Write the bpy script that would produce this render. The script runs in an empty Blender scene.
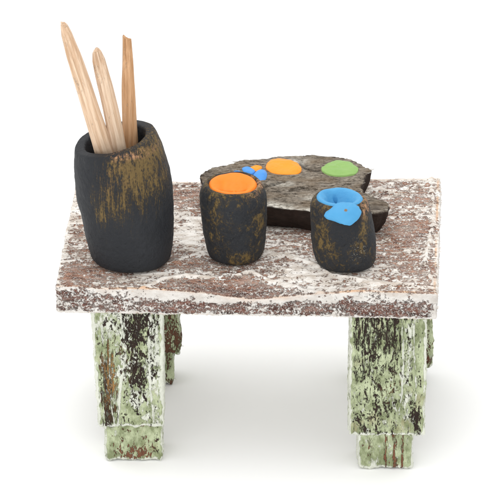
import bpy, math, random
import numpy as np
from mathutils import Vector
random.seed(7)
SC = bpy.context.scene
COL = SC.collection
PITCH = math.radians(25.0); DIST = 35.0; H = 2.02      # one unit is a hundredth of the picture's width x 100
CP, SP = math.cos(PITCH), math.sin(PITCH)
CAM = np.array([0.0, -DIST*CP, H+DIST*SP])
FWD = np.array([0.0, CP, -SP]); UP = np.array([0.0, SP, CP])

def ray(px, py):
    d = FWD*DIST + np.array([1.0, 0, 0])*(px-250)/100 + UP*(250-py)/100
    return d
def on_z(px, py, z):                                    # point at height z
    d = ray(px, py); t = (z-CAM[2])/d[2]; return CAM+d*t
def on_y(px, py, y):                                    # point at depth y
    d = ray(px, py); t = (y-CAM[1])/d[1]; return CAM+d*t

# ------------------------------------------------------------------ noise
def _h(ix, iy, iz, s):
    n = (ix.astype(np.int64)*374761393 + iy.astype(np.int64)*668265263 + iz.astype(np.int64)*2147483647 + s*1274126177) & 0xFFFFFFFF
    n = ((n ^ (n >> 13))*1274126177) & 0xFFFFFFFF
    n = ((n ^ (n >> 16))*2246822519) & 0xFFFFFFFF
    n = n ^ (n >> 15)
    return (n & 0xFFFFFF)/float(0xFFFFFF)*2-1
def vn(P, s=0):
    P = np.asarray(P, float); f = np.floor(P); r = P-f; u = r*r*r*(r*(r*6-15)+10); f = f.astype(np.int64)
    x, y, z = f[:, 0], f[:, 1], f[:, 2]; out = 0
    for a in (0, 1):
        wa = u[:, 0] if a else 1-u[:, 0]
        for b in (0, 1):
            wb = u[:, 1] if b else 1-u[:, 1]
            for c in (0, 1):
                wc = u[:, 2] if c else 1-u[:, 2]
                out = out + wa*wb*wc*_h(x+a, y+b, z+c, s)
    return out
def fbm(P, sc=(1, 1, 1), o=4, s=0):
    P = np.asarray(P, float)*np.array(sc, float); out = 0; a = 1.0; t = 0
    for i in range(o):
        out = out+a*vn(P*(2**i)+i*17.3, s+i); t += a; a *= .5
    return out/t
def ss(a, b, x):
    t = np.clip((x-a)/(b-a), 0, 1); return t*t*(3-2*t)
def gb(x, y, cx, cy, rx, ry):
    return np.exp(-(((x-cx)/rx)**2+((y-cy)/ry)**2))
def seg(x, y, pts):                                     # distance to a polyline
    d = np.full(x.shape, 1e9)
    for (ax, ay), (bx, by) in zip(pts[:-1], pts[1:]):
        vx, vy = bx-ax, by-ay; t = np.clip(((x-ax)*vx+(y-ay)*vy)/(vx*vx+vy*vy+1e-9), 0, 1)
        d = np.minimum(d, np.hypot(x-ax-t*vx, y-ay-t*vy))
    return d

# ------------------------------------------------------------------ meshes
def mesh_obj(name, V, F, mat, parent=None, attrs=None, smooth=True, slivers=None):
    V = np.asarray(V, float); F = np.asarray(F, np.int32)
    nv, nf = len(V), len(F)
    if slivers is not None and len(slivers):
        S = np.asarray(slivers, float).reshape(-1, 3); ns = len(S)//4
        SF = (np.arange(ns*4).reshape(ns, 4)+nv).astype(np.int32)
        # each sliver is a thin tetrahedron-like spike given as quad + its reverse twist
        V = np.vstack([V, S])
        if F.shape[1] == 4: F = np.vstack([F, SF])
    me = bpy.data.meshes.new(name)
    me.vertices.add(len(V)); me.vertices.foreach_set('co', V.astype(np.float32).ravel())
    k = F.shape[1]
    me.loops.add(F.size); me.loops.foreach_set('vertex_index', F.ravel())
    me.polygons.add(len(F)); me.polygons.foreach_set('loop_start', np.arange(0, F.size, k, dtype=np.int32))
    me.polygons.foreach_set('loop_total', np.full(len(F), k, np.int32))
    me.update(calc_edges=True); me.validate()
    me.polygons.foreach_set('use_smooth', np.full(len(me.polygons), smooth))
    if attrs:
        for n, a in attrs.items():
            at = me.attributes.new(n, 'FLOAT', 'POINT')
            full = np.full(len(V), {'wear': -2.5, 'pale': 1.5, 'streak': -4, 'beige': .35}.get(n, 0), np.float32); full[:nv] = a
            at.data.foreach_set('value', full)
    me.materials.append(mat)
    o = bpy.data.objects.new(name, me); COL.objects.link(o)
    if parent is not None: o.parent = parent
    return o

def normals(V, F):
    a, b, c, d = V[F[:, 0]], V[F[:, 1]], V[F[:, 2]], V[F[:, 3]]
    n = np.cross(c-a, d-b); N = np.zeros_like(V)
    for i in range(4): 
        for k in range(3): N[:, k] += np.bincount(F[:, i], n[:, k], len(V))
    return N/(np.linalg.norm(N, axis=1, keepdims=True)+1e-12)

def boxgrid(sx, sy, sz, sp):
    """surface lattice of a box, coordinates 0..1"""
    nx, ny, nz = [max(2, int(round(s/sp))) for s in (sx, sy, sz)]
    def I(i, j, k): return (i*(ny+1)+j)*(nz+1)+k
    fs = []
    def q(A, B, C_, D): fs.append(np.stack([A.ravel(), B.ravel(), C_.ravel(), D.ravel()], 1))
    i, j = np.meshgrid(np.arange(nx), np.arange(ny), indexing='ij')
    q(I(i, j, nz), I(i+1, j, nz), I(i+1, j+1, nz), I(i, j+1, nz)); q(I(i, j, 0), I(i, j+1, 0), I(i+1, j+1, 0), I(i+1, j, 0))
    i, k = np.meshgrid(np.arange(nx), np.arange(nz), indexing='ij')
    q(I(i, 0, k), I(i+1, 0, k), I(i+1, 0, k+1), I(i, 0, k+1)); q(I(i, ny, k), I(i, ny, k+1), I(i+1, ny, k+1), I(i+1, ny, k))
    j, k = np.meshgrid(np.arange(ny), np.arange(nz), indexing='ij')
    q(I(0, j, k), I(0, j, k+1), I(0, j+1, k+1), I(0, j+1, k)); q(I(nx, j, k), I(nx, j+1, k), I(nx, j+1, k+1), I(nx, j, k+1))
    F = np.vstack(fs); u, inv = np.unique(F, return_inverse=True); F = inv.reshape(-1, 4)
    kk = u % (nz+1); jj = (u//(nz+1)) % (ny+1); ii = u//((nz+1)*(ny+1))
    return np.stack([ii/nx, jj/ny, kk/nz], 1), F
def roundbox(U, s, r):
    s = np.array(s); P = (U-.5)*s; inner = s/2-r; c = np.clip(P, -inner, inner); d = P-c
    L = np.linalg.norm(d, axis=1, keepdims=True)
    # only push points that lie outside the inner box
    return c+np.where(L > 1e-9, d/np.maximum(L, 1e-9)*r, 0)

def tubegrid(nu, nv):                                    # nu rings, nv around, closed round
    i, j = np.meshgrid(np.arange(nu-1), np.arange(nv), indexing='ij'); j2 = (j+1) % nv
    return np.stack([(i*nv+j).ravel(), (i*nv+j2).ravel(), ((i+1)*nv+j2).ravel(), ((i+1)*nv+j).ravel()], 1)

def sliver(p, d, w, n):                                  # a thin paint whisker
    p = np.array(p); d = np.array(d); n = np.array(n)
    return [p-n*w, p+n*w, p+d*.6+n*w*.7+np.array([0, 0, .25*w]), p+d]

# ------------------------------------------------------------------ materials
def newmat(name):
    m = bpy.data.materials.new(name); m.use_nodes = True; nt = m.node_tree
    b = nt.nodes['Principled BSDF']; b.inputs['Roughness'].default_value = .8
    b.inputs['Specular IOR Level'].default_value = .25
    return m, nt, b
class G:
    def __init__(s, nt): s.nt = nt; s.co = nt.nodes.new('ShaderNodeTexCoord').outputs['Object']
    def n(s, t, **k):
        x = s.nt.nodes.new(t)
        for a, v in k.items(): setattr(x, a, v)
        return x
    def put(s, inp, v):
        if isinstance(v, bpy.types.NodeSocket): s.nt.links.new(v, inp)
        else:
            try: inp.default_value = v
            except Exception: inp.default_value = (*v, 1.0)
    def map(s, sc, rot=(0, 0, 0), loc=(0, 0, 0)):
        m = s.n('ShaderNodeMapping'); s.put(m.inputs['Vector'], s.co)
        m.inputs['Scale'].default_value = sc; m.inputs['Rotation'].default_value = rot; m.inputs['Location'].default_value = loc
        return m.outputs[0]
    def noise(s, vec, scale=1., det=3., rough=.55, dist=0., typ=None):
        x = s.n('ShaderNodeTexNoise')
        s.put(x.inputs['Vector'], vec); x.inputs['Scale'].default_value = scale; x.inputs['Detail'].default_value = det
        x.inputs['Roughness'].default_value = rough; x.inputs['Distortion'].default_value = dist
        return x.outputs['Fac']
    def voro(s, vec, scale=1., feat='F1', out='Distance'):
        x = s.n('ShaderNodeTexVoronoi', feature=feat); s.put(x.inputs['Vector'], vec); x.inputs['Scale'].default_value = scale
        return x.outputs[out]
    def at(s, name): return s.n('ShaderNodeAttribute', attribute_name=name).outputs['Fac']
    def m(s, op, a, b=0., c=0., clamp=False):
        x = s.n('ShaderNodeMath', operation=op, use_clamp=clamp)
        s.put(x.inputs[0], a); s.put(x.inputs[1], b)
        if op in ('MULTIPLY_ADD', 'SMOOTH_MIN'): s.put(x.inputs[2], c)
        return x.outputs[0]
    def step(s, v, a, b):
        x = s.n('ShaderNodeMapRange', interpolation_type='SMOOTHSTEP'); s.put(x.inputs[0], v)
        s.put(x.inputs[1], a); s.put(x.inputs[2], b); return x.outputs[0]
    def mix(s, f, a, b):
        x = s.n('ShaderNodeMix', data_type='RGBA'); s.put(x.inputs[0], f)
        s.put(x.inputs[6], (*a, 1) if isinstance(a, tuple) else a); s.put(x.inputs[7], (*b, 1) if isinstance(b, tuple) else b)
        return x.outputs[2]
    def bump(s, h, dist, strength=1.):
        x = s.n('ShaderNodeBump'); s.put(x.inputs['Height'], h); x.inputs['Distance'].default_value = dist
        x.inputs['Strength'].default_value = strength; return x.outputs[0]

def mat_table():
    m, nt, b = newmat('flaked_white_paint_on_brown_wood'); g = G(nt)
    A = g.noise(g.map((17, 19, 21)), 1, 4, .64, .7)
    B = g.noise(g.map((40, 44, 40), (0, 0, .3)), 1, 3, .65)
    S = g.noise(g.map((4, 26, 9)), 1, 3, .55, .3)
    v = g.m('ADD', g.m('MULTIPLY', A, .50), g.m('MULTIPLY', B, .34)); v = g.m('ADD', v, g.m('MULTIPLY', S, .22))
    bias = g.at('wear')                               # -1..1, positive = more bare wood
    v = g.m('ADD', v, g.m('MULTIPLY', bias, .078))
    bare = g.step(v, .505, .572)
    fleck = g.step(g.noise(g.map((34, 40, 36), (0, 0, -.25)), 1, 3, .7, .9), .54, .585)
    bare = g.m('MULTIPLY', bare, g.m('SUBTRACT', 1.0, g.m('MULTIPLY', fleck, .85)))
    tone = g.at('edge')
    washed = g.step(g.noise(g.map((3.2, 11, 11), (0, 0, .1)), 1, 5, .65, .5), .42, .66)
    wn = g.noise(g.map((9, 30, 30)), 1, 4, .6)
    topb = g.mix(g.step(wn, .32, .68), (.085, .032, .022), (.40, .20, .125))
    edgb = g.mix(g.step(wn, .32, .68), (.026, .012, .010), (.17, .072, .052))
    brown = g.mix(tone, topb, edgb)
    wv = g.noise(g.map((6, 14, 14)), 1, 5, .65)
    white = g.mix(g.step(wv, .35, .65), (.54, .47, .40), (.84, .80, .745))
    white = g.mix(g.at('beige'), white, (.66, .42, .26))
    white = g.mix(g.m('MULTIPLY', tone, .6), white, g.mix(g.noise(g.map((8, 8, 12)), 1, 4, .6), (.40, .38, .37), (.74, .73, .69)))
    # thin, dusty transition: a rubbed dry-brush haze of paint over the wood
    dust = g.step(g.noise(g.map((70, 90, 90)), 1, 2, .6), .52, .66)
    brown = g.mix(g.m('MULTIPLY', dust, .45), brown, (.72, .62, .55))
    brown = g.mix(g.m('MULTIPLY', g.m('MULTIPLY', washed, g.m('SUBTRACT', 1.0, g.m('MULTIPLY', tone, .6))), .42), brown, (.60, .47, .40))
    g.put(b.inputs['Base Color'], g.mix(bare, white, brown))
    hgt = g.m('SUBTRACT', g.m('MULTIPLY', g.noise(g.map((60, 80, 80)), 1, 3, .6), .35), g.m('MULTIPLY', bare, .8))
    g.put(b.inputs['Normal'], g.bump(hgt, .022, .9)); b.inputs['Roughness'].default_value = .85
    return m

def mat_leg():
    m, nt, b = newmat('flaked_pale_green_paint_on_dark_wood'); g = G(nt)
    A = g.noise(g.map((22, 22, 11)), 1, 4, .66, .7)
    B = g.noise(g.map((60, 60, 30)), 1, 3, .65)
    v = g.m('ADD', g.m('MULTIPLY', A, .62), g.m('MULTIPLY', B, .38))
    v = g.m('ADD', v, g.m('MULTIPLY', g.at('wear'), .105))
    bare = g.step(v, .56, .60)
    st = g.step(g.m('ADD', g.noise(g.map((40, 40, 5.0)), 1, 4, .66, .35), g.m('MULTIPLY', g.at('streak'), .20)), .66, .74)
    bare = g.m('MAXIMUM', bare, st)
    fleck = g.step(g.noise(g.map((48, 48, 22), (0, .2, 0)), 1, 3, .7, .8), .57, .62)
    bare = g.m('MULTIPLY', bare, g.m('SUBTRACT', 1.0, g.m('MULTIPLY', fleck, .8)))
    dk = g.mix(g.noise(g.map((30, 30, 7)), 1, 3, .6), (.006, .004, .004), (.045, .026, .018))
    dk = g.mix(g.m('MULTIPLY', g.at('ochre'), g.step(g.noise(g.map((40, 40, 5)), 1, 3, .6), .42, .6)), dk, (.36, .20, .07))
    dk = g.mix(g.at('rust'), dk, g.mix(g.noise(g.map((24, 24, 4)), 1, 3, .6), (.07, .022, .012), (.30, .13, .07)))
    gr = g.mix(g.step(g.noise(g.map((9, 9, 6)), 1, 5, .65), .35, .65), (.21, .24, .125), (.48, .53, .34))
    gr = g.mix(g.m('MULTIPLY', g.step(g.noise(g.map((6, 6, 3), (0, 0, .4)), 1, 4, .6), .56, .72), .4), gr, (.34, .27, .15))
    ww = g.m('ADD', g.m('ADD', g.m('MULTIPLY', g.noise(g.map((16, 16, 8)), 1, 4, .65, .4), .7), g.m('MULTIPLY', g.noise(g.map((52, 52, 20)), 1, 3, .6), .3)), g.m('MULTIPLY', g.at('pale'), .22))
    pale = g.step(ww, .56, .66)
    gr = g.mix(g.m('MULTIPLY', pale, .85), gr, g.mix(g.noise(g.map((9, 9, 5)), 1, 4, .6), (.52, .54, .46), (.84, .84, .77)))
    g.put(b.inputs['Base Color'], g.mix(bare, gr, dk))
    h = g.m('ADD', g.m('MULTIPLY', g.noise(g.map((60, 60, 36)), 1, 3, .6), .4), g.m('SUBTRACT', g.m('MULTIPLY', pale, .25), g.m('MULTIPLY', bare, .9)))
    g.put(b.inputs['Normal'], g.bump(h, .028, .95)); b.inputs['Roughness'].default_value = .8
    return m

def mat_pot(name, vertical):
    m, nt, b = newmat(name); g = G(nt)
    if vertical: n1 = g.noise(g.map((38, 38, 3.6)), 1, 4, .66, .25)
    else: n1 = g.noise(g.map((15, 15, 13)), 1, 5, .65, .6)
    n2 = g.noise(g.map((60, 60, 40)), 1, 3, .6)
    v = g.m('ADD', g.m('ADD', g.m('MULTIPLY', n1, .66), g.m('MULTIPLY', n2, .34)), g.m('MULTIPLY', g.at('wear'), .15))
    oc = g.step(v, .52, .68)
    big = g.noise(g.map((3.2, 3.2, 3.2)), 1, 3, .5)
    coal = g.mix(big, (.0085, .0100, .0130), (.024, .026, .030))
    ochre = g.mix(g.noise(g.map((8, 8, 5)), 1, 3, .6), (.075, .050, .016), (.24, .155, .048))
    clay = g.mix(g.m('MULTIPLY', g.at('clay'), g.step(g.noise(g.map((22, 22, 30)), 1, 3, .6), .36, .60)), ochre, (.50, .27, .14))
    wash = g.m('MULTIPLY', g.step(v, .46, .60), .12)
    col = g.mix(g.m('MAXIMUM', g.m('MULTIPLY', oc, .85), wash), coal, clay)
    sp = g.m('MULTIPLY', g.step(g.noise(g.map((80, 80, 80)), 1, 1, .5), .63, .70), g.at('speck'))
    col = g.mix(sp, col, (.45, .45, .40))
    g.put(b.inputs['Base Color'], col)
    h = g.m('ADD', g.m('MULTIPLY', g.noise(g.map((26, 26, 22)), 1, 5, .65), .7), g.m('MULTIPLY', oc, .22))
    pit = g.step(g.voro(g.co, 20, 'F1'), .02, .16)
    h = g.m('ADD', h, g.m('MULTIPLY', pit, .22))
    g.put(b.inputs['Normal'], g.bump(h, .030, 1.0)); b.inputs['Roughness'].default_value = .62
    b.inputs['Specular IOR Level'].default_value = .28
    return m

def mat_stick(name, a, c, k):
    m, nt, b = newmat(name); g = G(nt)
    f = g.noise(g.map((46, 46, 1.3), (0, 0, 0), (k, k, k)), 1, 4, .55, .15)
    f2 = g.noise(g.map((14, 14, 1.4)), 1, 3, .5)
    col = g.mix(g.step(g.m('ADD', g.m('MULTIPLY', f, .6), g.m('MULTIPLY', f2, .4)), .36, .64), a, c)
    pit = g.step(g.noise(g.map((60, 60, 14)), 1, 2, .6), .66, .76)
    col = g.mix(g.m('MULTIPLY', pit, .08), col, tuple(x*.45 for x in a))
    fl = g.m('MULTIPLY', g.step(g.noise(g.map((26, 26, 12)), 1, 4, .7, .8), .56, .64), g.step(g.noise(g.map((3, 3, 2.2)), 1, 2, .5), .48, .58))
    col = g.mix(g.m('MULTIPLY', fl, .35), col, (.92, .76, .58))
    g.put(b.inputs['Base Color'], col)
    g.put(b.inputs['Normal'], g.bump(g.m('ADD', f, g.m('MULTIPLY', fl, .2)), .030, 1.)); b.inputs['Roughness'].default_value = .7
    return m

def mat_palette():
    m, nt, b = newmat('weathered_grey_bark_wood'); g = G(nt)
    f = g.noise(g.map((6, 46, 40), (0, 0, .05)), 1, 6, .7, .9)
    f2 = g.noise(g.map((30, 60, 40)), 1, 4, .65, .4)
    v = g.m('ADD', g.m('MULTIPLY', f, .6), g.m('MULTIPLY', f2, .4))
    top = g.mix(g.step(v, .38, .57), (.035, .025, .018), (.33, .28, .22))
    top = g.mix(g.step(v, .55, .68), top, (.56, .52, .46))
    hue = g.step(g.noise(g.map((3, 7, 3)), 1, 3, .5), .45, .65)
    top = g.mix(g.m('MULTIPLY', hue, .45), top, (.20, .135, .075))
    top = g.mix(g.at('crack'), top, (.02, .014, .010))
    pl = g.m('MULTIPLY', g.at('pale'), g.step(g.noise(g.map((20, 50, 40)), 1, 4, .65), .34, .56))
    top = g.mix(pl, top, (.80, .76, .67))
    side = g.mix(g.noise(g.map((12, 12, 30)), 1, 4, .6), (.008, .005, .004), (.060, .036, .026))
    g.put(b.inputs['Base Color'], g.mix(g.at('side'), top, side))
    g.put(b.inputs['Normal'], g.bump(g.m('SUBTRACT', v, g.m('MULTIPLY', g.at('crack'), .3)), .04, .9)); b.inputs['Roughness'].default_value = .75
    return m

def mat_paint(name, c, c2, spot=None):
    m, nt, b = newmat(name); g = G(nt)
    col = g.mix(g.noise(g.co, 7, 3, .5), c, c2)
    if spot: col = g.mix(g.at('spot'), col, spot)
    g.put(b.inputs['Base Color'], col)
    g.put(b.inputs['Normal'], g.bump(g.noise(g.co, 30, 3, .55), .006, .8)); b.inputs['Roughness'].default_value = .5
    return m

M_table, M_leg, M_pal = mat_table(), mat_leg(), mat_palette()
M_tall = mat_pot('charcoal_paint_with_ochre_streaks', True)
M_low = mat_pot('charcoal_paint_rubbed_with_ochre', False)
M_pale = mat_stick('pale_split_wood', (.56, .36, .22), (.82, .62, .45), -.3)
M_pale2 = mat_stick('cream_split_wood', (.54, .36, .23), (.80, .62, .46), -.2)
M_tan = mat_stick('tan_split_wood', (.42, .22, .10), (.68, .42, .24), 0)
M_or = mat_paint('orange_paint', (.86, .19, .010), (.95, .25, .018))
M_or2 = mat_paint('yellow_orange_paint', (.88, .27, .015), (.95, .33, .025))
M_gr = mat_paint('green_paint', (.21, .38, .10), (.27, .44, .13))
M_bl = mat_paint('sky_blue_paint', (.055, .27, .52), (.085, .34, .60), (.20, .13, .07))
M_bd = mat_paint('strong_blue_paint', (.055, .25, .66), (.09, .32, .74))
M_floor, nt, b = newmat('white_paper'); b.inputs['Base Color'].default_value = (.96, .96, .955, 1); b.inputs['Roughness'].default_value = .9
b.inputs['Specular IOR Level'].default_value = 0.1

# ------------------------------------------------------------------ helpers for things
def thing(name, label, cat, loc, group=None):
    o = bpy.data.objects.new(name, None); COL.objects.link(o); o.location = loc; o.empty_display_size = .2
    o['label'] = label; o['category'] = cat
    if group: o['group'] = group
    return o
def local(V, root): return np.asarray(V)-np.array(root.location)

# ------------------------------------------------------------------ floor: a sheet of white paper swept up far behind
def make_floor():
    ys = [-60, -20, -8, 0, 8, 20, 30]; prof = [(y, 0.0) for y in ys]
    for k in range(1, 13):
        a = math.pi/2*k/12; prof.append((30+12*math.sin(a), 12*(1-math.cos(a))))
    prof.append((42, 45))
    xs = np.linspace(-60, 60, 13); V = []; 
    for (y, z) in prof:
        for x in xs: V.append((x, y, z))
    n = len(xs); F = [(i*n+j, i*n+j+1, (i+1)*n+j+1, (i+1)*n+j) for i in range(len(prof)-1) for j in range(n-1)]
    o = mesh_obj('floor', V, F, M_floor); o['kind'] = 'structure'
make_floor()

# ------------------------------------------------------------------ table
FL, FR, BR, BL = on_z(55.5, 285, H), on_z(437.5, 291.5, H), on_z(441, 178, H), on_z(76, 182.5, H)
TH = .305
table = thing('side_table', 'small rustic table with flaked white and brown top on pale green legs', 'table', (0, .3, 0))

def make_top():
    W, Dp = 3.82, 2.6
    U, F = boxgrid(W, Dp, TH, .0085)
    P = roundbox(U, (W, Dp, TH), .022); R = P/np.array([W, Dp, TH])+.5
    def quad(u, v):
        u = u[:, None]; v = v[:, None]
        return (FL*(1-u)+FR*u)*(1-v)+(BL*(1-u)+BR*u)*v
    V = quad(R[:, 0], R[:, 1]); V[:, 2] = H-TH+R[:, 2]*TH
    N = normals(V, F)
    x, y, z = V.T
    yf = FL[1]+(FR[1]-FL[1])*R[:, 0]                      # y of front edge here
    df = y-yf; topm = ss(.5, .9, N[:, 2]); frontm = ss(.5, .9, -N[:, 1])
    # level lines of the grain and hand-placed raised ridges, in table coordinates
    L = lambda pts: [tuple(on_z(a, b_, H)[:2]) for a, b_ in pts]
    xr, yr = x, y; x = x+.03*fbm(V, (5, 5, 5), 3, 90); y = y+.06*fbm(V, (5, 5, 5), 3, 91)
    r1 = seg(x, y, L([(120, 288), (141, 286), (162, 279), (187, 275), (221, 276), (250, 272), (272, 277), (300, 284), (322, 288)]))
    r2 = seg(x, y, L([(60, 262), (90, 260), (110, 256), (170, 264), (180, 261), (203, 252)]))
    r3 = seg(x, y, L([(174, 252), (190, 250), (206, 253)]))
    r4 = seg(x, y, L([(174, 219), (195, 220), (204, 219)]))
    r5 = seg(x, y, L([(262, 250), (290, 256), (312, 262), (330, 276), (372, 281), (410, 284), (434, 288)]))
    r6 = seg(x, y, L([(432, 180), (433, 230), (424, 262), (434, 284)]))
    r7 = seg(x, y, L([(374, 190), (400, 196), (412, 199)]))
    r8 = seg(x, y, L([(268, 240), (300, 245), (312, 250)]))
    r9 = seg(x, y, L([(62, 236), (76, 222), (90, 219)]))
    x, y = xr, yr
    wob = .018*(1+fbm(V, (7, 9, 7), 3, 5)*1.2)
    ridge = 0
    for r, w in ((r1, 1.5), (r2, 1.0), (r3, .8), (r4, .8), (r5, 1.1), (r6, 1.3), (r7, .9), (r8, .8), (r9, .8)):
        ridge = np.maximum(ridge, np.exp(-(r/(wob*w))**2))
    hf = fbm(V, (.55, 3.0, 1), 3, 21)*3.2+fbm(V, (3, 6, 3), 2, 3)*.25
    fr = np.abs(hf-np.round(hf)); lines = np.exp(-(fr/.07)**2)*ss(-.2, .5, fbm(V, (1.3, 5, 1), 2, 8))
    ridge_t = np.maximum(ridge, lines*.75)
    disp = topm*(ridge_t*.020+.010*fbm(V, (3, 18, 3), 3, 31)+.004*fbm(V, (30, 40, 30), 2, 33)) \
        + (1-topm)*(.012*fbm(V, (6, 6, 14), 3, 41)+.006*fbm(V, (40, 40, 40), 2, 43))
    # worn, hand-cut chamfer along the front edge, deeper left of the middle
    ch = .075*np.exp(-((x-.05)/.62)**2)+.022*(1+fbm(V, (2.2, .01, .01), 2, 51))
    low = ch*ss(.42, 0.0, df)*ss(.25, .9, R[:, 2])
    V = V+N*disp[:, None]; V[:, 2] -= low
    # masks
    wear = .12+1.1*fbm(V, (1.1, 3.2, 1), 3, 61)+.5*fbm(V, (5, 7, 5), 2, 62)
    px = 250+x*100; pz = 250-y*42.3
    def blob(cx, cy, rx, ry, a):
        return a*np.exp(-(((px-cx)/rx)**2+((pz-cy)/ry)**2))
    wt = wear*.9
    wt += blob(90, 268, 45, 12, .7)+blob(190, 202, 20, 16, .5)+blob(190, 236, 16, 14, -1.3)+blob(200, 284, 55, 7, .9)
    wt += blob(405, 225, 28, 30, .6)+blob(300, 270, 35, 10, -.8)+blob(400, 262, 30, 10, .4)+blob(280, 246, 30, 8, .35)+blob(340, 284, 60, 6, -.5)
    wt += blob(240, 282, 30, 6, .6)+blob(430, 268, 7, 9, .9)+blob(390, 190, 40, 7, -.6)+blob(190, 185, 14, 5, .3)+blob(75, 200, 14, 20, -.2)
    wt -= ridge_t*1.25+ridge*.5*ss(-.5, .2, fbm(V, (4, 4, 4), 2, 64))
    wt -= .9*ss(.07, .015, np.minimum(np.minimum(R[:, 0]*W, (1-R[:, 0])*W), (1-R[:, 1])*Dp))
    zz = R[:, 2]
    wf = .55+.9*fbm(V, (1.6, 1, 5), 3, 71)+.5*fbm(V, (9, 9, 9), 2, 72)-1.7*ss(.52, .95, zz+.22*fbm(V, (2.5, 1, 1), 3, 73)+.15*fbm(V, (9, 9, 2), 2, 74))-1.6*ss(.12, .03, zz)-1.2*ss(.10, .02, (1-R[:, 0])*W)
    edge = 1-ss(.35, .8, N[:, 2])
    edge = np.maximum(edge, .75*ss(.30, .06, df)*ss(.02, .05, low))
    W_ = np.where(N[:, 2] > .6, wt, wf)
    ww = ss(.35, .8, N[:, 2]); wearv = wt*ww+wf*(1-ww)
    beige = ss(.020, .004, np.abs(df-.014+.012*fbm(V, (5, 1, 1), 2, 80)))*ss(.75, .97, zz)*(.45+.55*ss(-.4, .2, fbm(V, (4, 1, 1), 3, 81)))
    beige = np.maximum(beige, .8*ss(.018, .004, np.abs((1-R[:, 0])*W-.03))*topm*ss(-.3, .3, fbm(V, (1, 5, 1), 3, 82)))
    beige = np.maximum(beige, .45*ss(2.55, 2.6, R[:, 1]*Dp)*topm)
    # paint whiskers along the lower and upper front edges and the two sides
    sl = []; rs = np.random.RandomState(4)
    idx = np.where((zz < .12) & (R[:, 1] < .02))[0]
    for i in rs.choice(idx, 200):
        d = np.array([rs.normal(0, .014), -.004+rs.normal(0, .006), -abs(rs.normal(0, .010))-.003]); sl += sliver(V[i], d, .0032, [1, 0, 0])
    idx = np.where((R[:, 0] > .998) | (R[:, 0] < .002))[0]
    for i in rs.choice(idx, 260):
        s_ = 1 if R[i, 0] > .5 else -1
        d = np.array([s_*abs(rs.normal(0, .012)), rs.normal(0, .01), rs.normal(0, .012)]); sl += sliver(V[i], d, .0035, [0, .4, .9])
    idx = np.where((R[:, 1] > .997) & (zz > .9))[0]
    for i in rs.choice(idx, 160):
        d = np.array([rs.normal(0, .015), .004, abs(rs.normal(0, .010))]); sl += sliver(V[i], d, .003, [1, 0, 0])
    idx = np.where((R[:, 1] < .01) & (zz > .85))[0]
    for i in rs.choice(idx, 120):
        d = np.array([rs.normal(0, .018), -.008, rs.normal(0, .006)]); sl += sliver(V[i], d, .003, [0, .3, .9])
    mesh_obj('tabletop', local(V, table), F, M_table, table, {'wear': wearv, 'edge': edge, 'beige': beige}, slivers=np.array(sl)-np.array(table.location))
make_top()

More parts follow.
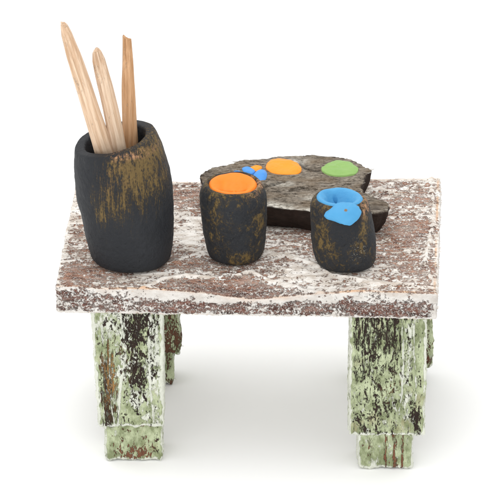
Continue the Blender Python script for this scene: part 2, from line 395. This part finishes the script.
def front_of(N): return ss(.5, .9, -N[:, 1])
def leg_block(name, x0, x1, y0, y1, z0, z1, parent, style, root, taper=0.0, r=.022, seed=0, ragged=.012, lab=None):
    s = (x1-x0, y1-y0, z1-z0)
    U, F = boxgrid(*s, .0095); P = roundbox(U, s, r); R = P/np.array(s)+.5
    V = P+np.array([(x0+x1)/2, (y0+y1)/2, (z0+z1)/2])
    N = normals(V, F)
    V[:, 0] += taper*(1-R[:, 2])*(1-R[:, 0])               # left side drawn in towards the foot
    Q = V+seed*3.7
    d = ragged*fbm(Q, (7, 7, 3), 3, 11)+.006*fbm(Q, (40, 40, 24), 2, 13)
    if style != 'foot_flat':                                # vertical hewn grooves
        d = d-.014*ss(.2, .7, fbm(Q, (11, 11, 1.1), 2, 15))
    u, w = R[:, 0], R[:, 2]
    un = u+.035*fbm(Q, (1, 1, 3), 3, 61)
    rg = np.zeros(len(V))
    if style == 'left': rg = np.maximum(np.exp(-(seg(un, w, [(.13, 1), (.12, .5), (.26, .02)])/.011)**2), np.exp(-(seg(un, w, [(.40, 1), (.46, .6), (.36, .3), (.30, 0)])/.016)**2)); rg = np.maximum(rg, np.exp(-(seg(un, w, [(.84, .95), (.80, .5), (.84, .05)])/.012)**2))
    if style == 'right': rg = np.maximum(np.exp(-(seg(un, w, [(.68, .95), (.72, .6), (.64, .05)])/.012)**2), .8*np.exp(-(seg(un, w, [(.84, 1), (.88, .4), (.84, .0)])/.010)**2))
    rg = rg*ss(-.45, .15, fbm(Q, (6, 6, 5), 3, 63))
    d = d+.020*fbm(Q, (16, 16, 9), 3, 71)+front_of(N)*(rg*.018)
    V = V+N*d[:, None]
    front = ss(.5, .9, -N[:, 1])
    wear = .15+.5*fbm(Q, (3, 3, 2), 3, 17); streak = np.zeros(len(V)); ochre = np.zeros(len(V)); rust = np.zeros(len(V)); pale = np.zeros(len(V))
    e = np.minimum(u*s[0], (1-u)*s[0])
    if style == 'left':
        wear = -.15+.5*fbm(Q, (4, 4, 2), 3, 17)+1.25*gb(u, w, .62, .88, .30, .20)+1.15*gb(u, w, .60, .36, .20, .26)+.5*gb(u, w, .55, .62, .16, .2)
        streak = 1.5*gb(u+(1-w)*.05, w, .20, .36, .13, .36)+.5*gb(u, w, .22, .05, .2, .1)
        ochre = gb(u, w, .24, .45, .16, .26); pale = .15+.45*gb(u, w, .4, .75, .25, .35)+.5*gb(u, w, .85, .5, .12, .6)+.6*fbm(Q, (5, 5, 3), 3, 19)
    if style == 'right':
        wear = .05+.4*fbm(Q, (5, 5, 2), 3, 17)+.45*ss(.45, 1., w)*ss(.75, .55, u)+.6*gb(u, w, .45, 1.0, .5, .06)+1.1*gb(u, w, .9, .16, .10, .16)+.35*gb(u, w, .4, .3, .35, .3)
        streak = .62*ss(.25, .9, w)*ss(.8, .6, u)+.30
        pale = -.1+.8*gb(u, w, .76, .6, .06, .45)+.6*fbm(Q, (6, 6, 2), 3, 19)+.4*gb(u, w, .2, .5, .12, .4)
        ochre = .7*gb(u, w, .6, .38, .15, .10)
    if style == 'foot_left':
        wear = -.75+.5*fbm(Q, (4, 4, 3), 3, 17)+1.35*gb(u, w, .62, .22, .34, .22)+1.2*gb(u, w, .93, .6, .07, .35)+.9*ss(.9, 1, w)
        wear = wear+.35; rust = np.ones(len(V))*ss(.95, .75, u); pale = -.1*np.ones(len(V)); streak[:] = -.6
    if style == 'foot_right':
        wear = -.5+.5*fbm(Q, (4, 4, 3), 3, 17)+.3*ss(.9, 1, w)
        streak = 1.5*gb(u, 0*w, .66, 0, .045, 1)+1.5*gb(u, 0*w, .80, 0, .030, 1)+1.3*gb(u, 0*w, .50, 0, .025, 1)+.5*gb(u, 0*w, .2, 0, .04, 1); rust = np.ones(len(V)); pale = .1*np.ones(len(V))
    if style == 'back':
        wear = .30+.6*fbm(Q, (4, 4, 2), 3, 17)+.7*ss(.35, .1, w); rust = .5*np.ones(len(V)); streak[:] = .45; pale[:] = -.3
    pale = pale+.95*ss(.030, .010, e+.020*fbm(Q, (9, 9, 9), 3, 77))*(1 if style != 'back' else .5)+.9*ss(.05, .01, w*s[2])
    pale = pale+rg*1.0; wear = wear-rg*1.1
    wear = wear-1.5*ss(.045, .012, e)*(1 if style != 'back' else .3)-.5*ss(.035, .01, w*s[2])
    streak = streak-1.5*ss(.045, .012, e)
    sl = []; rs = np.random.RandomState(seed+3)
    idx = np.where(((u < .01) | (u > .99) | (w < .02)) & (R[:, 1] < .25))[0]
    for i in rs.choice(idx, 80 if style in ('left', 'right') else 35):
        if w[i] < .02: dd = np.array([rs.normal(0, .018), -.01, -abs(rs.normal(0, .014))]); n = [1, 0, 0]
        else: dd = np.array([(1 if u[i] > .5 else -1)*abs(rs.normal(0, .012)), -.006, rs.normal(0, .014)]); n = [0, .3, .9]
        sl += sliver(V[i], dd, .0035, n)
    off = np.array(root.location)
    o = mesh_obj(name, V-off, F, M_leg, parent, {'wear': wear, 'streak': streak, 'ochre': ochre, 'rust': rust, 'pale': pale}, slivers=np.array(sl)-off)
    if lab: o['label'] = lab
    return o
UN = H-TH+.012
x = lambda px: (px-250)/100*.996
FT = .40
l = leg_block('leg', x(93), x(163.5), -.72, -.25, FT, UN, table, 'left', table, taper=.05, seed=1, lab='whitish green front leg with long brown and ochre scrapes')
leg_block('foot', x(103.5), x(161.5), -.70, -.29, 0.012, FT+.02, l, 'foot_left', table, seed=2)
l = leg_block('leg', x(348.5), x(424.5), -.90, -.42, FT, UN, table, 'right', table, seed=3, lab='green front leg densely chipped with black at the top')
leg_block('foot', x(358.5), x(413.5), -.875, -.46, 0.012, FT+.02, l, 'foot_right', table, seed=4)
l = leg_block('leg', x(108), x(176.5), .93, 1.38, .38, UN, table, 'back', table, seed=5, ragged=.03)
leg_block('foot', x(114), x(169), .96, 1.34, 0.012, .40, l, 'back', table, seed=6, ragged=.04)
l = leg_block('leg', x(366), x(440.5), .90, 1.34, .24, UN, table, 'back', table, seed=7, ragged=.03)
leg_block('foot', x(368), x(422), .93, 1.30, 0.012, .27, l, 'back', table, seed=8, ragged=.03)

# ------------------------------------------------------------------ pots
def interp(pts, t):
    a = np.array(pts); return np.interp(t, a[:, 0], a[:, 1])
def lathe(profile, centre, cxs, tilt, base, h, nv=260, step=.008, seed=0, lump=.012):
    """profile: (r, z) polyline, smoothed; cxs: (z, x-shift)"""
    pr = np.array(profile, float)
    for _ in range(3):                                     # Chaikin
        q = [pr[0]]
        for a, b_ in zip(pr[:-1], pr[1:]): q += [a*.75+b_*.25, a*.25+b_*.75]
        q.append(pr[-1]); pr = np.array(q)
    L = np.r_[0, np.cumsum(np.hypot(*np.diff(pr, axis=0).T))]; n = int(L[-1]/step)
    t = np.linspace(0, L[-1], n); r = np.interp(t, L, pr[:, 0]); z = np.interp(t, L, pr[:, 1])
    th = np.linspace(0, 2*np.pi, nv, endpoint=False)
    R, T_ = np.meshgrid(r, th, indexing='ij'); Z, _ = np.meshgrid(z, th, indexing='ij'); S, _ = np.meshgrid(t, th, indexing='ij')
    X = R*np.cos(T_); Y = R*np.sin(T_)
    V = np.stack([X.ravel(), Y.ravel(), Z.ravel()], 1)
    rr = np.hypot(V[:, 0], V[:, 1])[:, None]; k = ss(0, .12, rr)
    Q = V+seed*5.1
    rad = np.stack([V[:, 0], V[:, 1], 0*V[:, 0]], 1)/(rr+1e-9)
    V = V+rad*k*(lump*.45*fbm(Q, (2.2, 2.2, 1.6), 2, 1)+lump*fbm(Q, (6, 6, 5), 3, 2)+.0035*fbm(Q, (26, 26, 22), 3, 3))[:, None]
    w = ss(.25, 1., V[:, 2]/h)
    V[:, 2] += w*(tilt[0]*V[:, 0]+tilt[1]*V[:, 1])+w*lump*1.3*fbm(Q, (3.5, 3.5, 0), 2, 9)
    V[:, 0] += np.polyval(np.polyfit([a for a, _ in cxs], [b_ for _, b_ in cxs], 2), V[:, 2])
    return V, tubegrid(n, nv), S.ravel()/L[-1], T_.ravel()

def build_pot(kind, px, py, profile, cxs, tilt, h, label, seed, mat, wearfun, lump):
    base = on_z(px, py, H+.012)
    root = thing(kind[0], label, kind[1], tuple(base), kind[2])
    V, F, S, T_ = lathe(profile, None, cxs, tilt, base, h, seed=seed, lump=lump)
    at = wearfun(V, S, T_)
    mesh_obj('pot_body', V, F, mat, root, at)
    return root, base

# tall pot with sticks
def tall_wear(V, S, T_):
    x, y, z = V.T; f = ss(.2, -.1, y)                         # camera side
    w = -1.1+.35*fbm(V, (3, 3, 1), 3, 5)
    w += f*(1.35*gb(x, z, -.10, 1.20, .30, .14)+.7*gb(x, z, -.36, 1.0, .10, .25)+.6*gb(x, z, .34, .95, .10, .28)+.95*gb(x, z, -.16, .90, .30, .22)+1.0*gb(x, z, .15, 1.10, .22, .22)+1.15*gb(x, z, -.26, .60, .07, .16)+1.0*gb(x, z, .14, .84, .36, .30)+.5*gb(x, z, -.1, .6, .25, .25)+.6*gb(x, z, -.36, .80, .10, .2))
    w += .9*gb(x, z, .27, 1.30, .18, .20)+.5*ss(1.16, 1.3, z)*ss(-.3, .1, x)
    w -= .9*gb(x, z, -.45, 1.05, .17, .5)*f
    w -= 1.2*(S > .62)
    clay = f*1.3*gb(x, z, -.02, 1.275, .22, .035)+.15*gb(x, z, -.2, 1.05, .2, .2)
    return {'wear': w, 'clay': np.clip(clay, 0, 1), 'speck': 0*x}
tall_prof = [(0, 0), (.22, 0), (.375, .0), (.405, .06), (.442, .28), (.470, .60), (.478, .85), (.455, 1.08), (.428, 1.22), (.418, 1.268), (.408, 1.286), (.39, 1.29), (.33, 1.288), (.312, 1.28), (.302, 1.25), (.285, 1.0), (.27, .5), (.25, .22), (0, .2)]
tall, tb = build_pot(('brush_pot', 'pot', None), 131, 258, tall_prof, [(0, 0), (.3, -.01), (.8, -.065), (1.1, -.10), (1.29, -.14)], (.20, .02), 1.28,
                     'tall charcoal pot with ochre streaks below its slanted rim, holding three wooden sticks', 11, M_tall, tall_wear, .010)

def low_wear(V, S, T_):
    x, y, z = V.T; f = ss(.2, -.1, y)
    w = -.36+.9*fbm(V+4, (4, 4, 4), 3, 5)+f*(1.0*gb(x, z, -.20, .56, .12, .24)+.8*gb(x, z, .26, .42, .10, .34)+.85*gb(x, z, .08, .10, .14, .10)+.35*gb(x, z, -.1, .18, .2, .1))
    w += .8*ss(.70, .80, z)+.5*gb(x, z, .2, .76, .1, .08)
    return {'wear': w, 'clay': ss(.66, .8, z)*ss(.05, .22, x), 'speck': .04+0*x}
low_prof = [(0, 0), (.16, 0), (.245, 0), (.278, .05), (.300, .18), (.325, .40), (.338, .60), (.325, .72), (.285, .795), (.245, .79), (.225, .74), (.215, .60), (0, .58)]
pot_o, ob = build_pot(('paint_pot', 'pot', 'small charcoal paint pots'), 236, 255.5, low_prof, [(0, 0), (.3, -.012), (.8, -.03)], (.0, .0), .79,
                      'small dark round pot filled with orange paint, standing before the palette', 23, M_low, low_wear, .013)
def blue_wear(V, S, T_):
    x, y, z = V.T; f = ss(.2, -.1, y)
    w = -.42+.8*fbm(V+9, (4, 4, 3), 3, 5)+f*(1.15*gb(x, z, -.24, .46, .12, .24)+1.3*gb(x, z, .16, .44, .07, .26)+.7*gb(x, z, .27, .12, .06, .15)+.4*gb(x, z, -.05, .2, .2, .14))
    w += .9*ss(.58, .68, z)
    return {'wear': w, 'clay': ss(.5, .65, z)*ss(.02, .16, x), 'speck': f*gb(x, z, .115, .26, .06, .10)}
blue_prof = [(0, 0), (.17, 0), (.275, 0), (.305, .05), (.318, .16), (.315, .36), (.308, .54), (.290, .645), (.248, .70), (.21, .69), (.18, .62), (.17, .52), (0, .50)]
pot_b, bb = build_pot(('paint_pot', 'pot', 'small charcoal paint pots'), 346, 262, blue_prof, [(0, 0), (.15, -.015), (.36, -.04), (.6, -.062), (.7, -.07)], (-.03, .0), .69,
                      'small dark pot with light blue paint spilling over its front rim', 37, M_low, blue_wear, .012)

def crater(r0, zr, depth, cx, mat, root, tilt, seed, dimples, sx=1.0):
    nr, nv = 70, 180
    t = np.linspace(0, 1, nr); th = np.linspace(0, 2*np.pi, nv, endpoint=False)
    T, A = np.meshgrid(t, th, indexing='ij'); T = T.ravel(); A = A.ravel()
    # T 0 centre .. 0.85 crest .. 1 under the lip
    rr = np.where(T < .88, T/.88*r0, r0+.020*np.sin((T-.88)/.12*np.pi/2))
    z = np.where(T < .88, -depth*(1-ss(.25, .92, T/.88)), 0)+np.where(T > .8, -.035*ss(.84, 1., T)**1.0, 0)
    x_ = rr*np.cos(A)*sx; y_ = rr*np.sin(A); P = np.stack([x_, y_, 0*x_], 1)+seed
    z = z+.012*fbm(P, (7, 7, 7), 2, 3)
    for (dx, dy, s, a) in dimples: z = z-a*gb(x_, y_, dx, dy, s, s)
    k = 1+.05*fbm(P, (3, 3, 1), 2, 5)
    V = np.stack([x_*k+cx, y_*k, zr+z+tilt*x_], 1)
    return V, tubegrid(nr, nv)
V, F = crater(.230, .786, .075, -.03, None, None, 0, 2.2, [(-.075, -.095, .040, .09), (.085, -.10, .030, .12), (.01, -.09, .03, -.03), (0, .05, .12, -.05)]); V[:, 2] += .07*V[:, 1]-.004
mesh_obj('paint', V, F, M_or, pot_o)
V, F = crater(.216, .715, .115, -.070, None, None, -.03, 6.2, [(-.04, .11, .016, .07), (0, -.02, .09, .05), (.10, .03, .05, -.03), (-.12, .02, .04, -.03)])
def blob_shell(a, b_, c, nu=60, nv=120, seed=0, amp=.06):
    t = np.linspace(0.001, np.pi-.001, nu); th = np.linspace(0, 2*np.pi, nv, endpoint=False); T, A = np.meshgrid(t, th, indexing='ij'); T = T.ravel(); A = A.ravel()
    D = np.stack([np.sin(T)*np.cos(A), np.sin(T)*np.sin(A), np.cos(T)], 1)
    D = np.sign(D)*np.abs(D)**np.array([1, 1, .8])
    k = 1+amp*fbm(D+seed, (1.6, 1.6, 1.6), 3, 3)
    return D*k[:, None]*np.array([a, b_, c]), tubegrid(nu, nv)
# the spilled tongue of blue paint lies over the front shoulder of the pot
Vt, Ft = blob_shell(.172, .118, .030, seed=9, amp=.11)
dn = ss(.02, -.13, Vt[:, 1]); Vt[:, 0] = Vt[:, 0]*(1.05-.38*dn)+.035*dn; Vt[:, 1] += .16*Vt[:, 0]*(1-dn)
Vt[:, 2] += -.9*Vt[:, 0]**2-2.2*np.clip(-Vt[:, 1], 0, 1)**2-.6*np.clip(Vt[:, 1], 0, 1)**2
an = math.radians(40); c_, s_ = math.cos(an), math.sin(an)
tc = np.array([-.042, -.290, .662])
spot = gb(Vt[:, 0], Vt[:, 1], .025, .02, .020, .022)*(Vt[:, 2] > -.02)
spot = ss(.35, .7, spot+.15*fbm(Vt, (60, 60, 60), 2, 2))
Vt = np.stack([Vt[:, 0], Vt[:, 1]*c_-Vt[:, 2]*s_, Vt[:, 1]*s_+Vt[:, 2]*c_], 1)+tc
n0 = len(V); V2 = np.vstack([V, Vt]); F2 = np.vstack([F, Ft+n0])
mesh_obj('paint', V2, F2, M_bl, pot_b, {'spot': np.r_[np.zeros(n0), spot]})

# ------------------------------------------------------------------ wooden sticks standing in the tall pot
def stick(label, p_tip, y_tip, p_low, y_low, widths, thick, mat, seed, tipcut):
    a = on_y(*p_tip, y_tip); b_ = on_y(*p_low, y_low)
    d = (b_-a)/np.linalg.norm(b_-a); L0 = np.linalg.norm(b_-a); t = (tb[2]+.23-a[2])/d[2]      # to the pot's floor
    end = a+d*t; L = t
    root_loc = end
    n, m = 300, 48
    s = np.linspace(0, 1, n); th = np.linspace(0, 2*np.pi, m, endpoint=False)
    Sg, A = np.meshgrid(s, th, indexing='ij'); Sg = Sg.ravel(); A = A.ravel()
    w = interp(widths, Sg*L/L0)/2; tk = thick/2*(.55+.45*ss(0, .35, Sg*L/L0))
    ex = .62
    X = np.sign(np.cos(A))*np.abs(np.cos(A))**ex*w; Y = np.sign(np.sin(A))*np.abs(np.sin(A))**ex*tk
    P = np.stack([X*9, Y*9, Sg*L*1.2], 1)+seed*3.1
    k = 1+.07*fbm(P, (1, 1, 1), 3, 1)+.035*fbm(P, (3, 3, 1.4), 2, 2)
    X = X*k+.012*fbm(P*0+np.stack([0*X, 0*X, Sg*L*1.6], 1)+seed, (1, 1, 1), 2, 8); Y = Y*k
    # split, slanting end
    z = Sg*L+ss(.03, 0, Sg*L)*(tipcut*X+.022*fbm(np.stack([X*40, Y*40, 0*X], 1)+seed, (1, 1, 1), 2, 4))
    V = np.stack([X, Y, z], 1)
    first = V[:m].mean(0); F = tubegrid(n, m)
    # close both ends with a ring of quads collapsing to the middle
    caps = []
    def cap(ring, base_idx, cen, flip):
        r2 = cen+(ring-cen)*.5; r3 = cen+(ring-cen)*.02
        return r2, r3
    r2, r3 = cap(V[:m], 0, V[:m].mean(0), False); q2, q3 = cap(V[-m:], 0, V[-m:].mean(0), True)
    r2[:, 2] += .008*fbm(r2, (50, 50, 1), 2, 5)
    V = np.vstack([r3, r2, V, q2, q3]); F = tubegrid(n+4, m)
    dz = d; dx = np.cross([0, 1, 0], dz)*-1; dx = dx/np.linalg.norm(dx); 
    if dx[0] < 0: dx = -dx
    dy = np.cross(dz, dx)
    V[:, 2] -= L                                            # origin at the lower end
    o = mesh_obj('wooden_stick', V, F, mat)
    from mathutils import Matrix
    mw = Matrix([[dx[i], dy[i], dz[i], root_loc[i]] for i in range(3)]+[[0, 0, 0, 1]]); o.matrix_world = mw
    o['label'] = label; o['category'] = 'stick'; o['group'] = 'wooden sticks standing in the tall pot'
stick('pale wooden stick leaning furthest left in the tall pot, the longest of the three', (63.5, 24), -.62, (103, 148), -.33, [(0, .05), (.02, .072), (.08, .105), (.25, .138), (.6, .165), (1, .19), (2, .19)], .13, M_pale, 1, .2)
stick('cream wooden stick with a rounded tip, the shortest, between the other two', (96.5, 50), -.42, (119, 148), -.27, [(0, .055), (.025, .088), (.10, .122), (.35, .142), (1, .155), (2, .155)], .13, M_pale2, 2, -.2)
stick('darker tan wooden stick standing upright at the right of the tall pot', (126.5, 38), -.12, (130.5, 140), -.09, [(0, .085), (.1, .095), (.5, .135), (1, .15), (2, .15)], .13, M_tan, 3, .5)

# ------------------------------------------------------------------ palette
PT = .255; ZB = H+.012; ZT = ZB+PT
outline = [(201, 176), (203, 171.5), (215, 168), (232, 164), (250, 160), (272, 157), (300, 155), (330, 155.5), (350, 159), (361, 163.5), (366, 168), (373.5, 171),
           (366, 175), (364, 180), (359, 187), (362, 192), (372, 195), (383, 200), (389, 206), (388, 211), (378, 214), (360, 214.5), (335, 214), (312, 211.5), (290, 209), (265, 206), (240, 202), (216, 195), (204, 185)]
def make_palette():
    pc = on_z(300, 188, ZT); pts = np.array([on_z(a, b_, ZT)[:2] for a, b_ in outline])
    pts = np.vstack([pts, pts[:1]]); L = np.r_[0, np.cumsum(np.hypot(*np.diff(pts, axis=0).T))]
    n = 620; t = np.linspace(0, L[-1], n, endpoint=False); ox = np.interp(t, L, pts[:, 0]); oy = np.interp(t, L, pts[:, 1])
    for _ in range(6): ox = (np.roll(ox, 1)+ox*2+np.roll(ox, -1))/4; oy = (np.roll(oy, 1)+oy*2+np.roll(oy, -1))/4
    O = np.stack([ox, oy, 0*ox], 1); c = np.array([pc[0], pc[1], 0]); dirn = (O-c)/np.linalg.norm(O-c, axis=1, keepdims=True)
    O = O+dirn*(.026*fbm(O, (9, 9, 1), 3, 3)+.008*fbm(O, (40, 40, 1), 2, 5))[:, None]
    rings = []; side = []; nr = 150
    for s in np.linspace(0.003, 1, nr): 
        p = c+(O-c)*s; p = p.copy(); p[:, 2] = ZT; rings.append(p); side.append(np.full(n, 0. if s < .995 else .4))
    for k, s in enumerate(np.linspace(0, 1, 22)[1:]):
        inset = .012*math.sin(min(s*6, 1)*math.pi/2)-.012+.10*s**2
        p = O-dirn*inset; p[:, 2] = ZT-PT*s; p = p-dirn*(.020*fbm(p, (4, 4, 12), 3, 7))[:, None]; rings.append(p); side.append(np.full(n, 1.))
    last = rings[-1]
    for s in (.6, .3, .003):
        p = c+(last-c)*s; p[:, 2] = ZB; rings.append(p); side.append(np.full(n, 1.))
    V = np.vstack(rings); side = np.concatenate(side); F = tubegrid(len(rings), n)[:, ::-1]
    x, y, z = V.T; top = ss(ZT-.02, ZT-.002, z)
    Lz = lambda ps: [tuple(on_z(a, b_, ZT)[:2]) for a, b_ in ps]
    cr = np.exp(-(seg(x, y, Lz([(261, 188), (270, 185), (284, 181.5)]))/.022)**2)
    cr = np.maximum(cr, np.exp(-(seg(x, y, Lz([(311, 199), (320, 195), (331, 190)]))/.022)**2))
    cr = np.maximum(cr, .8*np.exp(-(seg(x, y, Lz([(300, 160), (306, 168), (318, 170)]))/.03)**2))
    cr = np.maximum(cr, .6*np.exp(-(seg(x, y, Lz([(290, 190), (318, 187), (350, 184)]))/.012)**2))
    g1 = fbm(V, (2.2, 13, 1), 4, 9); g2 = fbm(V, (8, 26, 1), 3, 19)
    flat = np.zeros(len(V))
    for a, b_, rx in ((283, 167, .24), (342, 169, .24), (248, 171, .12), (260, 175, .12), (256, 168, .10), (236, 174, .08)):
        p = on_z(a, b_, ZT); flat = np.maximum(flat, gb(x, y, p[0], p[1], rx, rx*1.1))
    z2 = z+top*(1-.85*ss(.2, .6, flat))*(.030*g1+.014*g2-.05*cr)
    rim = np.zeros(len(V)); 
    # front edge is lower on the left, crumbling and paler
    dfr = seg(x, y, Lz([(222, 198), (265, 206.5), (290, 209.5), (312, 212)]))
    pale = top*ss(.16, .03, dfr+.06*fbm(V, (6, 9, 1), 3, 29))
    pale = np.maximum(pale, top*.9*gb(x, y, *on_z(296, 161, ZT)[:2], .12, .07)); pale = np.maximum(pale, top*.8*gb(x, y, *on_z(312, 197, ZT)[:2], .10, .05))
    pale = np.maximum(pale, top*.6*gb(x, y, *on_z(284, 184, ZT)[:2], .12, .05)); pale = np.maximum(pale, 0)
    V = np.stack([x, y, z2], 1)
    lob = on_z(375, 204, ZT); tip = on_z(205, 175, ZT); side = np.maximum(side, top*.55*np.maximum(gb(x, y, lob[0], lob[1], .22, .34), gb(x, y, tip[0], tip[1], .10, .12))*ss(-.4, .3, fbm(V, (7, 16, 1), 3, 55)))
    root = thing('paint_palette', 'grey weathered wooden palette with dried orange, green and blue paint dabs', 'palette', (c[0], c[1], H))
    sl = []; rs = np.random.RandomState(9)
    for k in rs.randint(0, n, 40):
        p = V[(nr-1)*n+k]; d = dirn[k]*abs(rs.normal(0, .014))+np.array([rs.normal(0, .02), 0, rs.normal(.002, .010)]); sl += sliver(p, d, .004, [0, .3, .9])
    off = np.array(root.location)
    mesh_obj('board', V-off, F, M_pal, root, {'side': side, 'crack': np.clip(cr, 0, 1)*top, 'pale': pale}, slivers=np.array(sl)-off)
    return root, off
pal, poff = make_palette()
def dab(pts, mat, lab, hgt=.035, seed=0):
    c0 = np.mean(np.array(pts), axis=0); P = np.array([on_z(a, b_, ZT)[:2] for a, b_ in pts]); c = P.mean(0)
    P = np.vstack([P, P[:1]]); n = 130; L = np.r_[0, np.cumsum(np.hypot(*np.diff(P, axis=0).T))]; t = np.linspace(0, L[-1], n, endpoint=False)
    ox = np.interp(t, L, P[:, 0]); oy = np.interp(t, L, P[:, 1])
    for _ in range(90): ox = (np.roll(ox, 1)+ox*2+np.roll(ox, -1))/4; oy = (np.roll(oy, 1)+oy*2+np.roll(oy, -1))/4
    kk = 1+.05*fbm(np.stack([(ox-c[0])*7, (oy-c[1])*7, 0*ox], 1)+seed*3, (1, 1, 1), 1, 4); ox = c[0]+(ox-c[0])*kk; oy = c[1]+(oy-c[1])*kk
    rs = []
    for s in np.r_[np.linspace(.01, 1, 40), 1.0]:
        q = np.stack([c[0]+(ox-c[0])*s, c[1]+(oy-c[1])*s, 0*ox], 1)
        h = hgt*(1-s**3.2)-.25*hgt*math.exp(-(s/.4)**2)+(.020*fbm(q+seed, (8, 8, 1), 3, 2))
        q[:, 2] = ZT+h+.006; rs.append(q)
    rs[-1][:, 2] = ZT-.05
    V = np.vstack(rs); F = tubegrid(len(rs), n)
    o = mesh_obj('paint_dab', V-poff, F[:, ::-1], mat, pal); o['label'] = lab
dab([(264, 167), (270, 161), (281, 158), (292, 160), (299, 165), (303, 172), (296, 175), (281, 175), (268, 173)], M_or2, 'large yellow-orange dab', .030, 1)
dab([(320, 168), (326, 163), (336, 160), (352, 161), (358, 167), (359, 173), (350, 177), (332, 177), (322, 174)], M_gr, 'green dab', .028, 2)
dab([(241, 169), (246, 166), (253, 168), (256, 172), (252, 176), (245, 174)], M_bd, 'left lobe of blue paint', .024, 3)
dab([(252, 176), (257, 171), (264, 169), (268, 174), (266, 180), (258, 182), (254, 179)], M_bd, 'blue dab beside the large orange dab', .024, 4)
dab([(249, 168), (254, 165), (263, 167), (261, 170), (256, 172)], M_or2, 'small orange dab between the blue dabs', .018, 5)
dab([(231, 174), (235, 171), (241, 172), (242, 175), (235, 177)], M_bd, 'small blue dab behind the orange pot', .018, 6)

# ------------------------------------------------------------------ light, world, camera
w = bpy.data.worlds.new('World'); SC.world = w; w.use_nodes = True
w.node_tree.nodes['Background'].inputs[0].default_value = (1, 1, 1, 1); w.node_tree.nodes['Background'].inputs[1].default_value = 1.14
def area(name, loc, target, size, power):
    l = bpy.data.lights.new(name, 'AREA'); l.shape = 'RECTANGLE'; l.size = size[0]; l.size_y = size[1]; l.energy = power
    o = bpy.data.objects.new(name, l); COL.objects.link(o); o.location = loc
    o.rotation_euler = (Vector(target)-Vector(loc)).to_track_quat('-Z', 'Y').to_euler(); return o
area('softbox_overhead', (-1.5, 1.5, 13), (0, .3, 1), (13, 10), 620)
area('softbox_front', (-4, -15, 6.5), (0, 0, 1.2), (12, 7), 560)
SC.view_settings.view_transform = 'Standard'; SC.view_settings.look = 'None'; SC.view_settings.exposure = 0; SC.view_settings.gamma = 1
SC.render.film_transparent = False
cam = bpy.data.cameras.new('camera'); co = bpy.data.objects.new('camera', cam); COL.objects.link(co); SC.camera = co
co.location = tuple(CAM); co.rotation_euler = (math.pi/2-PITCH, 0, 0)
cam.sensor_width = 36; cam.lens = 36*DIST/5.0; cam.clip_end = 500
